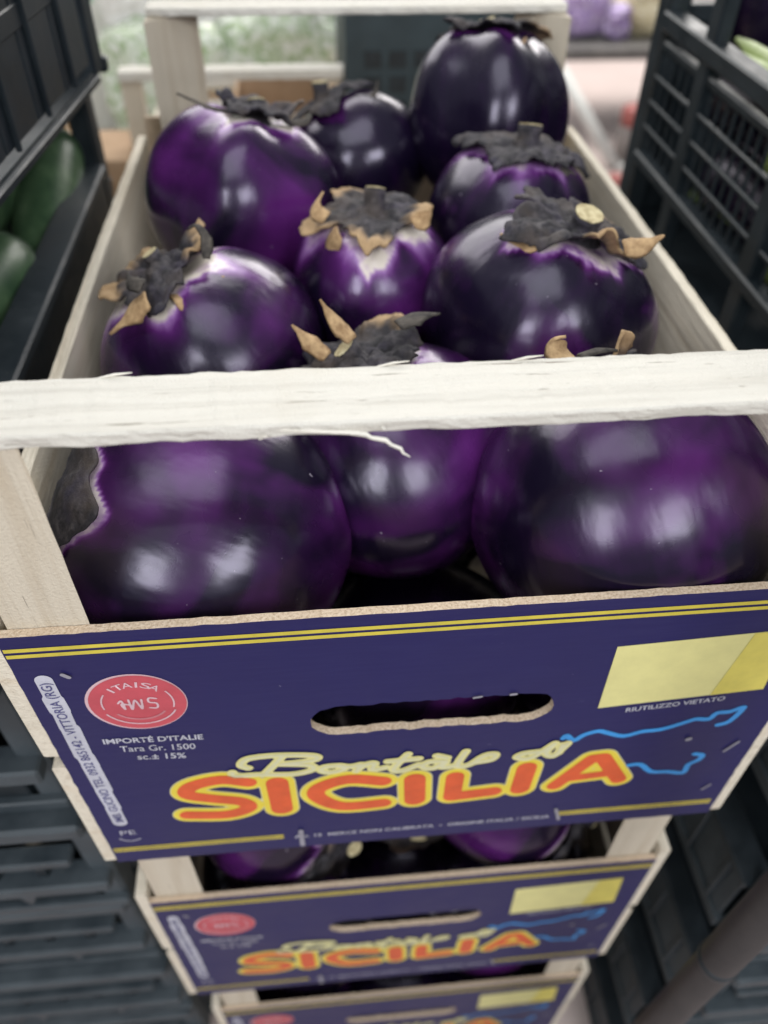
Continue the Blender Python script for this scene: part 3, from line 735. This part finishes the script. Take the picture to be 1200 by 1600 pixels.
# ------------------------------------------------------------------ black plastic crates
CH = .168
def shallow_crate(label, loc, rz=0.0, group='black plastic crates', slotted=False, mt=None, open_side=True):
    """0.40 x 0.60 x 0.168 stacking crate; origin at its bottom, at the front corner nearest the wooden crates; x runs 0..0.40 in +x, y 0..0.60"""
    mt = mt or GREYB
    c = thing('plastic_crate', label, 'crate', loc, group); c.rotation_euler = (0, 0, rz)
    W_, L_, H = .40, .60, CH - .001
    put('base', box_mesh('base', .006, W_ - .006, .006, L_ - .006, .004, .008), BLACK, c)
    for x in (0, W_):
        for y in (0, L_):
            x0, x1 = (x, x + .028) if x == 0 else (x - .028, x); y0, y1 = (y, y + .034) if y == 0 else (y - .034, y)
            put('corner_post', box_mesh('corner_post', x0 + .004, x1 - .004, y0 + .004, y1 - .004, .002, H - .002, .003), mt, c)
    wall_h = .092
    for sx in (0, 1):
        x0, x1 = (.004, .008) if sx == 0 else (W_ - .008, W_ - .004)
        if slotted:
            # tall wall with vertical ribs and slots
            n = 8
            for i in range(n):
                y0 = .04 + i * (.52 / n)
                put('wall_slat', box_mesh('wall_slat', x0, x1, y0, y0 +   .52 / n - .0025, .016, H - .014, .001), mt, c)
                put('wall_rib', box_mesh('wall_rib', x0 - .004 if sx == 0 else x1, x0 if sx == 0 else x1 + .004, y0 + .012, y0 + .015, .014, H - .012, .0008), mt, c)
            put('wall_bar', box_mesh('wall_bar', x0 - .001, x1 + .001, .036, .564, .070, .084, .001), mt, c)
            put('rim', box_mesh('rim', x0 - .006, x1 + .006, .034, .566, H - .014, H, .002), mt, c)
        else:
            put('side_wall', box_mesh('side_wall', x0, x1, .034, .566, .008, wall_h - .008, .001), mt, c)
            for i in range(12 if mt is GREYB else 0):
                y0 = .05 + i * .044
                put('wall_rib', box_mesh('wall_rib', x0 - .004 if sx == 0 else x1, x0 if sx == 0 else x1 + .004, y0, y0 + .004, .012, wall_h - .010, .0008), mt, c)
            put('rim', box_mesh('rim', x0 - .004 if sx == 0 else x0 - .018, x1 + .018 if sx == 0 else x1 + .004, .030, .570, wall_h - .010, wall_h, .002), RIMB, c)
        put('bottom_flange', box_mesh('bottom_flange', x0 - .003, x1 + .003, .030, .570, 0, .006 if slotted else .014, .001), mt, c)
    for sy in (0, 1):
        f = (lambda a, b: (a, b)) if sy == 0 else (lambda a, b: (L_ - b, L_ - a))
        def bar(nm, x0, x1, y0, y1, z0, z1, bev=.0015, m_=None):
            ya, yb = f(y0, y1); return put(nm, box_mesh(nm, x0, x1, ya, yb, z0, z1, bev), m_ or mt, c)
        bar('rim', .002, W_ - .002, -.010, .020, H - .018, H - .0004, .003)
        bar('rim_skirt', .004, W_ - .004, .002, .005, H - .024, H - .0185)
        bar('rail', .028, W_ - .028, -.004, .012, .090, .100)
        bar('lower_rail', .006, W_ - .006, -.009, .014, .050, .066, .002)
        bar('end_wall', .028, W_ - .028, .004, .008, .006, .0495, m_=BLACK)  # end wall and grille take darker plastic, painting in shade between the bars
        bar('bottom_flange', .002, W_ - .002, -.002, .006, .000, .012)
        for i in range(9):
            x0 = .040 + i * .0375
            bar('grille_bar', x0, x0 + .008, .000, .006, .0665, .0895, .0008, m_=BLACK)
        for i in range(4):
            x0 = .06 + i * .085
            ya, yb = f(-.005, .004)
            me = mesh('gusset', [(x0, ya, .0495), (x0 + .020, ya, .0495), (x0 + .010, ya, .026), (x0, yb, .0495), (x0 + .020, yb, .0495), (x0 + .010, yb, .026)], [(0, 1, 2), (5, 4, 3), (0, 2, 5, 3), (1, 4, 5, 2), (0, 3, 4, 1)])
            put('gusset', me, mt, c)
        ya, yb = f(-.0005, .0035)
        y = ya if sy == 0 else yb
        arc = [(.225 + .013 * cos(q), y, .026 + .013 * sin(q)) for q in [pi * 1.15 - k * pi * 1.3 / 10 for k in range(11)]]
        put('latch_loop', tube_mesh('latch_loop', arc, [.0035] * 11, 8), BLACK, c)
    return c
def copy_crate(src, label, loc, rz=0.0):
    c = clone(src); c.location = loc; c.rotation_euler = (0, 0, rz); c['label'] = label; return c

# left stack: the crate with zucchini on top of four more; the slotted crate stands on it
LX, LY = -.637, .045
left_top = shallow_crate('black plastic crate holding zucchini beside the left side board', (LX, -.030, -.091), 0, 'black crates in the left stack', mt=BLACK)
names = ['black crate directly under the zucchini crate', 'second black crate under the zucchini crate', 'third black crate under the zucchini crate', 'fourth black crate under the zucchini crate', 'lowest black crate of the left stack']
src = None
for i in range(5):
    loc = (LX + (-.003, .004, -.002, .003, 0)[i], LY + (.004, -.003, .005, 0, .003)[i], -.091 - CH * (i + 1))
    if src is None: src = shallow_crate(names[i], loc, 0, 'black crates in the left stack')
    else: copy_crate(src, names[i], loc)
pivot = Vector((-.232, .267, .0775))
upper = shallow_crate('upper black slotted crate standing on the zucchini crate', (0, 0, 0), radians(-5), 'black crates in the left stack', slotted=True, mt=BLACK)
# its right wall passes x = -0.236 at y = 0.267 and comes nearer to the wooden crate towards the back
loc = Vector((-.2375, .267, .0775)) - (Matrix.Rotation(radians(-5), 3, 'Z') @ Vector((.400, .325, 0)))
upper.location = loc

# right stack
RX, RY = .262, -.045
rn = ['topmost shallow black crate of the right stack under the lattice crate', 'second black crate of the right stack', 'third black crate of the right stack beside the brown post', 'fourth black crate of the right stack', 'bottom black crate of the right stack on the floor']
for i in range(5):
    c = copy_crate(src, rn[i], (RX + (.002, -.002, .003, 0, .002)[i], RY + (0, .003, -.002, .002, 0)[i], -.953 + CH * (4 - i)))
    c['group'] = 'black crates in the right stack'
# ------------------------------------------------------------------ right lattice crate on top of the right stack
def lattice_crate():
    z0 = -.953 + CH * 5 + .001
    c = thing('lattice_crate', 'tall black plastic lattice crate with dark vegetables at the right edge', 'crate', (.300, .055, z0))
    L_, W_, H = .600, .400, .30
    def B(nm, x0, x1, y0, y1, a, b, bev=.002): return put(nm, box_mesh(nm, x0, x1, y0, y1, a, b, bev), BLACK, c)
    B('base', .004, W_ - .004, .004, L_ - .004, .002, .008)
    for x in (0, W_ - .024):
        for y in (0, L_ - .030): B('corner_post', x, x + .024, y, y + .030, 0, H, .004)
    zt = .10 - z0
    ribs = [.130, .285, .455]
    for sx in (0, 1):
        xa = 0 if sx == 0 else W_ - .014
        for y in ribs: B('wall_rib', xa, xa + .014, y, y + .022, .006, H - .016)
        B('rim', xa - .002, xa + .018, .030, L_ - .030, H - .016, H)
        B('rail', xa - .004, xa + .016, .030, L_ - .030, zt - .016, zt)
        B('rail', xa + .002, xa + .010, .030, L_ - .030, zt - .034, zt - .025)
        B('rail', xa - .003, xa + .013, .030, L_ - .030, .072, .084)
        B('rail', xa - .004, xa + .016, .030, L_ - .030, .000, .016)
        edges = [.030] + ribs + [L_ - .030]
        for i in range(4):
            ya = edges[i] + (.022 if i else 0); yb = edges[i + 1]
            for k in range(3):
                z = .084 + (zt - .034 - .084) * (k + 1) / 4
                B('lattice_bar', xa + .001, xa + .0055, ya, yb, z - .002, z + .002, .0008)
            n = max(3, int((yb - ya) / .0155))
            for k in range(n):
                y = ya + (yb - ya) * (k + .5) / n
                B('lattice_bar', xa + .0062, xa + .0085, y - .0016, y + .0016, .084, zt - .034, .0005)
    for y in (0, L_ - .010):
        B('end_wall', .024, W_ - .024, y + .002, y + .008, .008, zt - .016)
        B('rail', .024, W_ - .024, y, y + .010, zt - .016, zt)
        B('rim', .024, W_ - .024, y, y + .010, H - .016, H)
    return c, z0
lc, LZ = lattice_crate()
# long dark aubergines with green stalks in the lattice crate
def long_aubergine(label, p0, p1, r, seed):
    rnd = random.Random(seed); p0 = Vector(p0); p1 = Vector(p1); root = thing('long_aubergine', label, 'aubergine', p0, 'long dark aubergines in the lattice crate')
    d = p1 - p0; L = d.length; side = d.normalized().cross(Vector((0, 0, 1))) * rnd.uniform(-.015, .015)
    pts = []; rad = []
    for i in range(19):
        t = i / 18; pts.append(d * t + side * sin(pi * t)); rad.append(r * max(.02, sqrt(max(0, 1 - (2 * t - 1) ** 6)) * (1.08 - .32 * t)))
    m = tube_mesh('body', pts, rad, 22)
    at_ = m.attributes.new('pale', 'FLOAT', 'POINT'); at_.data.foreach_set('value', [0.0] * len(m.vertices))
    b = put('body', m, SKIN, root); b['tint'] = .12
    dn = d.normalized()
    put('calyx', tube_mesh('calyx', [d - dn * r * .50, d - dn * r * .22, d + dn * .002, d + dn * .010], [r * .80, r * .70, r * .42, .009], 14), STALK, root)
    put('stalk', tube_mesh('stalk', [d + dn * .008, d + dn * .03 + Vector((0, 0, .004)), d + dn * .055 + Vector((0, 0, .004))], [.008, .007, .009], 10), STALK, root)
la = [('black aubergine on top of the lattice crate contents, green stalk towards the camera', hit(1165, 62, 0, .385), hit(1290, 10, 0, .47), .047),
      ('long dark aubergine lying along the lattice wall behind the bars', (.357, .585, .045), (.352, .40, .040), .034),
      ('long dark aubergine near the front of the lattice crate', (.420, .33, .030), (.360, .20, .055), .036),
      ('long dark aubergine under the others in the lattice crate', (.362, .56, -.028), (.358, .36, -.030), .036),
      ('dark aubergine deep in the middle of the lattice crate', (.46, .52, .020), (.44, .32, .030), .040)]
for i, (lab, a, b, r) in enumerate(la): long_aubergine(lab, a, b, r, 200 + i)
def leaf_sprig(label, base, n, L, seed, colr):
    rnd = random.Random(seed); root = thing('leafy_stalk', label, 'vegetable', base, 'green stalks in the lattice crate')
    for i in range(n):
        a = rnd.uniform(-.5, .5); pts = [Vector((rnd.uniform(-.01, .01), rnd.uniform(-.01, .01), 0))]
        for q in range(5): pts.append(pts[-1] + Vector((abs(sin(a)) * L / 5 * .5 + .001, -L / 5 * .8, L / 5 * rnd.uniform(-.1, .25))))
        put('stalk', tube_mesh('stalk', pts, [.003, .0055, .005, .0045, .004, .0025], 7), colr, root)
PALEG = var_mat('pale_green', (.30, .42, .12), (.55, .62, .32), 40, .5)
gs = thing('leafy_stalk', 'thick pale green stalk lying across the top of the lattice crate', 'vegetable', hit(1130, 82, 0, .345), 'green stalks in the lattice crate')
gp = [hit(1130, 82, 0, .345), hit(1150, 97, 0, .343), hit(1180, 118, 0, .340), hit(1225, 145, 0, .338)]
put('stalk', tube_mesh('stalk', [q - gp[0] for q in gp], [.004, .009, .012, .013], 12), PALEG, gs)
put('leaf_base', tube_mesh('leaf_base', [q - gp[0] + Vector((.012, .004, .010)) for q in gp], [.002, .006, .007, .004], 10), PALEG, gs)
leaf_sprig('green stalks seen low through the lattice bars', (.345, .56, -.050), 7, .30, 5, var_mat('mid_green', (.06, .10, .03), (.14, .20, .07), 40, .5))

# ------------------------------------------------------------------ zucchini in the left crate
def zucchini(label, p0, p1, r, seed):
    rnd = random.Random(seed); p0 = Vector(p0); p1 = Vector(p1); root = thing('zucchini', label, 'zucchini', p0, 'zucchini in the left black crate')
    d = p1 - p0; n = d.normalized(); side = n.cross(Vector((0, 0, 1))).normalized() * rnd.uniform(-.012, .012)
    pts = []; rad = []
    for i in range(21):
        t = i / 20; pts.append(d * t + side * sin(pi * t)); rad.append(r * max(.05, (1 - (2 * t - 1) ** 8) ** .5) * (.86 + .2 * t))
    m = tube_mesh('body', pts, rad, 20)
    for v in m.vertices: pass
    put('body', m, ZUC, root)
    put('stem', tube_mesh('stem', [Vector((0, 0, 0)) + n * .004, -n * .012, -n * .024], [r * .5, r * .36, r * .42], 8), STALK, root)
for i, (lab, a, b, r) in enumerate([
    ('thick zucchini nearest the camera with a pale sheen, low in the left crate', (-.335, .175, -.020), (-.284, .385, -.010), .034),
    ('zucchini tilted up against the crate rim, broad highlight on its side', (-.272, .400, -.045), (-.283, .555, .020), .030),
    ('long zucchini lying behind the others towards the middle of the crate', (-.365, .300, -.010), (-.320, .575, .022), .032),
    ('dark zucchini at the bottom of the left crate', (-.268, .120, -.052), (-.266, .350, -.055), .030),
    ('zucchini deep in the left crate on the far side', (-.430, .200, -.040), (-.400, .540, -.030), .036),
    ('zucchini under the tilted one in the left crate', (-.330, .380, -.055), (-.325, .590, -.052), .030)]):
    zucchini(lab, a, b, r, 300 + i)

# ------------------------------------------------------------------ brown upright post by the right stack
pp = hit(1122, 1500, 1, -.078)
post = thing('post', 'brown grey round metal post standing in front of the right black crates', 'post', (pp.x, -.078, -.954))
put('tube', tube_mesh('tube', [(0, 0, .004), (0, 0, .47), (0, 0, 1.25)], [.0125] * 3, 24), BROWNP, post)
put('joint_ring', tube_mesh('joint_ring', [(0, 0, pp.z + .954 + k) for k in (-.004, -.003, .003, .004)], [.0126, .0134, .0134, .0126], 24), BLACK, post)
put('foot_plate', box_mesh('foot_plate', -.03, .03, -.03, .03, 0, .004, .001), BROWNP, post)

# ------------------------------------------------------------------ things behind the wooden crate
bench = thing('bench', 'low wooden bench behind the crate carrying boxes and bags', 'bench', (-.25, 1.2, -.954))
put('top', board_mesh('top', -.75, .52, -.40, .60, .62, .65, .05, .0006, 61), WX, bench)
for x in (-.7, .47):
    for y in (-.35, .55): put('leg', box_mesh('leg', x - .025, x + .025, y - .025, y + .025, 0, .62, .002), WZ, bench)
BZ = -.954 + .65
# pale crate with a white rail, a carton and film in it
bc = thing('wooden_crate', 'pale wooden crate with white rail standing behind the far end', 'crate', (-.145, .95, BZ))
top = -.036 - BZ
put('top_rail', board_mesh('top_rail', -.150, .148, 0, .028, top - .012, top, .006, .0008, 71), WX, bc)
put('top_rail', board_mesh('top_rail', -.150, .148, .364, .3895, .14, .152, .01, .0008, 72), WX, bc)
put('front_panel', board_mesh('front_panel', -.150, .148, 0, .005, .004, .13, .02, .0003, 73), FIBRE, bc)
put('back_panel', board_mesh('back_panel', -.150, .148, .39, .395, .004, .13, .02, .0003, 74), FIBRE, bc)
put('base', board_mesh('base', -.148, .146, .002, .392, 0, .004, .02, .0002, 75), WY, bc)
for x0 in (-.150, .120):
    for y0 in (.0055, .360): put('corner_post', board_mesh('corner_post', x0, x0 + .026, y0, y0 + .026, .0045, top - .0125 if y0 < .1 else .1395, .02, .0004, 76), WZ, bc)
for x0 in (-.156, .149):
    put('side_board', board_mesh('side_board', x0, x0 + .006, .002, .392, .006, .135, .02, .0005, 77), WY, bc)
cb = thing('carton', 'open brown cardboard carton inside the pale crate', 'carton', (-.07, 1.10, BZ + .005))
for nm, b_ in (('wall', (-.09, .19, -.08, -.076, 0, .165)), ('wall', (-.09, .19, .16, .164, 0, .165)), ('wall', (-.094, -.09, -.08, .164, 0, .165)), ('wall', (.19, .194, -.08, .164, 0, .165)), ('base', (-.09, .19, -.076, .16, 0, .004))):
    if nm == 'wall' and b_[1] > .19: continue
    put(nm, box_mesh(nm, *b_), CARD, cb)

def bag_mat(name, a, b, c_):
    m = mat(name, a, .22); k = N(m)
    n = k.noise(k.coord((34, 34, 34)), 1.0, 5, .65, 1.0); n2 = k.noise(k.coord((80, 80, 80), loc=(3, 1, 2)), 1.0, 4, .6)
    k.l(k.mix(k.ramp(n2, [(.45, (0, 0, 0)), (.62, (1, 1, 1))]), k.ramp(n, [(.35, a), (.52, b), (.68, c_)]), c_), k.b.inputs['Base Color'])
    k.l(k.bump(n, .8, .01), k.b.inputs['Normal']); k.b.inputs['Coat Weight'].default_value = .5; return m
SALAD = bag_mat('bagged_salad', (.20, .34, .09), (.52, .62, .42), (.82, .84, .78))
FILM = bag_mat('crumpled_film', (.58, .56, .52), (.74, .72, .68), (.84, .83, .80))
PURP = bag_mat('purple_pack', (.22, .12, .38), (.34, .22, .50), (.50, .42, .58))
YELP = bag_mat('yellow_pack', (.50, .42, .20), (.60, .52, .30), (.66, .60, .46))
def bag(label, c, sx, sy, sz, seed, m, name='salad_bag', cat='bag', group=None, amp=.16):
    bm = bmesh.new(); bmesh.ops.create_icosphere(bm, subdivisions=4, radius=1)
    for v in bm.verts:
        d = v.co.normalized(); s = 1 + amp * noise.noise(d * 2 + Vector((seed, 0, 0))) + amp * .6 * noise.noise(d * 5 + Vector((0, seed, 0)))
        q = Vector([math.copysign(abs(t) ** .7, t) for t in d]) * s
        v.co = Vector((q.x * sx, q.y * sy, q.z * sz))
    lo = min(v.co.z for v in bm.verts)
    for v in bm.verts: v.co.z = max(v.co.z, lo * .9) - lo * .9
    root = thing(name, label, cat, c, group)
    put('pillow', bm_mesh('pillow', bm, True), m, root)
    top = sz * 1.8
    put('sealed_edge', box_mesh('sealed_edge', -sx * .8, sx * .8, -.002, .002, top, top + sz * .35), FILM, root)
BT = BZ
bag('crumpled clear film bag lying in the pale crate', (-.215, 1.05, BZ + .006), .065, .06, .09, 4.2, FILM, 'film_bag')
bag('bag of green salad leaves behind the left end of the white rail', (-.30, 1.46, BZ), .13, .07, .115, 1.3, SALAD, group='bags of salad on the bench')
bag('bag of pale salad leaves behind the middle of the white rail', (-.085, 1.49, BZ), .14, .08, .118, 2.7, SALAD, group='bags of salad on the bench')
bag('bag of salad leaves farthest back on the bench', (-.20, 1.68, BZ), .20, .07, .135, 6.1, SALAD, group='bags of salad on the bench')
# white carton with a green square, and a brown slat, far left
wc = thing('carton', 'white carton with green square at the far left behind', 'carton', (-.435, 1.62, BZ))
put('box', box_mesh('box', -.085, .085, -.08, .08, 0, .335, .002), mat('white_card', (.62, .62, .58), .8), wc)
put('green_square', mesh('green_square', [(-.035, -.0806, .225), (.0, -.0806, .225), (.0, -.0806, .255), (-.035, -.0806, .255)], [(0, 1, 2, 3)]), mat('green_print', (.05, .30, .14), .6), wc)
br = put('wood_post', board_mesh('wood_post', -.015, .015, -.015, .015, 0, .60, .02, .0005, 81), var_mat('orange_wood', (.42, .24, .11), (.55, .36, .19), 25, .8), None, (-.515, 1.40, BZ)); tag(br, 'thin orange brown wooden upright at the far left', 'post')
# brown cartons standing low at the left behind the wooden crate
cd = put('carton', box_mesh('carton', -.06, .06, -.06, .06, 0, .17, .002), CARD, None, (-.355, .97, BZ)); tag(cd, 'small closed brown carton left of the pale crate', 'carton')
# dark crate behind the far end
dk = thing('plastic_crate', 'dark upright plastic crate behind the far rail', 'crate', (.005, .93, BZ))
DT = plastic('teal_black_plastic', (.022, .036, .043), (.036, .054, .062), .5)
put('front_wall', box_mesh('front_wall', 0, .235, 0, .006, 0, .38, .001), DT, dk)
put('back_wall', box_mesh('back_wall', 0, .235, .294, .30, 0, .38, .001), DT, dk)
put('side_wall', box_mesh('side_wall', 0, .006, .0065, .2935, 0, .38, .001), DT, dk)
put('side_wall', box_mesh('side_wall', .229, .235, .0065, .2935, 0, .38, .001), DT, dk)
put('base', box_mesh('base', .0065, .2285, .0065, .2935, 0, .006), DT, dk)
for r_ in range(3):
    for q in range(6): put('slot', box_mesh('slot', .025 + q * .033, .047 + q * .033, -.002, -.0003, .215 + r_ * .030, .234 + r_ * .030), BLACK, dk)
put('rim', box_mesh('rim', -.006, .241, -.006, .010, .3805, .396, .002), DT, dk)

# display stand at the back right with packets
sh = thing('display_stand', 'low grey metal stand with packets beyond the pinkish floor', 'stand', (1.25, 3.45, -.954))
put('shelf', box_mesh('shelf', -.33, .50, -.22, .30, .335, .352, .004), DMET, sh)
put('shelf_edge', box_mesh('shelf_edge', -.33, .50, -.235, -.2205, .31, .355, .004), DMET, sh)
for x in (-.28, .45):
    put('leg', tube_mesh('leg', [(x, -.15, .334), (x, -.15, 0)], [.02, .02], 12), DMET, sh)
    put('leg', tube_mesh('leg', [(x, .25, .334), (x, .25, 0)], [.02, .02], 12), DMET, sh)
SZ = -.954 + .353
bag('purple packet on the low stand at the back right', (1.10, 3.40, SZ), .09, .07, .085, 3.3, PURP, 'packet', 'packet', amp=.26)
bag('straw coloured packet on the low stand at the back right', (1.36, 3.42, SZ), .13, .08, .095, 5.3, YELP, 'packet', 'packet', amp=.24)
bag('clear packet at the left end of the low stand', (.965, 3.40, SZ), .05, .06, .08, 7.3, FILM, 'packet', 'packet', amp=.08)
f0 = hit(958, 262, 2, -.946); f1 = hit(868, 95, 1, 3.17)
lt = thing('leaning_tube', 'pale grey metal tube leaning from the floor to the stand', 'tube', f0)
put('tube', tube_mesh('tube', [(0, 0, .012), f1 - f0], [.024, .024], 14), METAL, lt)
put('foot', box_mesh('foot', 0, .17, -.016, .016, -.007, .014, .003), METAL, lt)
g = hit(953, 270, 2, -.953)
rd = thing('red_puck', 'small red plastic lid lying on the floor by the tube', 'lid', (f0.x - .03, f0.y - .13, -.954))
RP = mat('red_plastic', (.30, .085, .075), .5)
put('disc', tube_mesh('cap', [(0, 0, 0), (0, 0, .02), (0, 0, .03)], [.035, .034, .028], 20), RP, rd)
put('disc_rim', tube_mesh('cap_rim', [(0, 0, .0005), (0, 0, .006)], [.039, .039], 20), RP, rd)
h_ = hit(992, 175, 1, 3.0)
rb = thing('red_can', 'red and grey canister standing on the floor beside the right crate', 'canister', (h_.x, 3.0, -.954))
put('body', tube_mesh('body', [(0, 0, 0), (0, 0, .005), (0, 0, .13), (0, 0, .14)], [.045, .05, .05, .045], 24), var_mat('grey_can', (.18, .16, .15), (.26, .23, .22), 20), rb)
put('lid', tube_mesh('lid', [(0, 0, .141), (0, 0, .20), (0, 0, .21)], [.048, .048, .03], 24), RP, rb)

# pale bulbs showing in the openings of the left stack
for i, (x, y, lab) in enumerate([(55, 1292, 'pale bulb with green top peeping out of the left crate opening'), (172, 1441, 'small pale bulb showing lower in the left stack')]):
    p = hit(x, y, 1, .072); r_ = .013 if i == 0 else .008
    t = thing('bulb', lab, 'vegetable', p)
    put('bulb', tube_mesh('bulb', [(0, 0, -r_), (0, 0, -r_ * .8), (0, 0, -r_ * .2), (0, 0, r_ * .5), (0, 0, r_), (0, 0, r_ * 1.3)], [r_ * .2, r_ * .7, r_, r_ * .85, r_ * .4, r_ * .15], 14), mat('pale_bulb', (.62, .56, .42), .5), t)
    put('sprout', tube_mesh('sprout', [(0, 0, r_ * 1.2), (.002, 0, r_ * 1.8), (.006, 0, r_ * 2.4)], [r_ * .25, r_ * .2, r_ * .1], 7), STALK, t)

bag('crumpled white packet behind the purple one', (1.02, 3.60, SZ), .10, .06, .13, 9.1, FILM, 'packet', 'packet', amp=.3)
bag('lilac and white packet between the two coloured packets', (1.225, 3.37, SZ), .06, .05, .06, 11.4, PURP, 'packet', 'packet', amp=.32)
bag('pale wrapped bundle at the right end of the low stand', (1.56, 3.46, SZ), .10, .09, .12, 13.7, FILM, 'packet', 'packet', amp=.3)
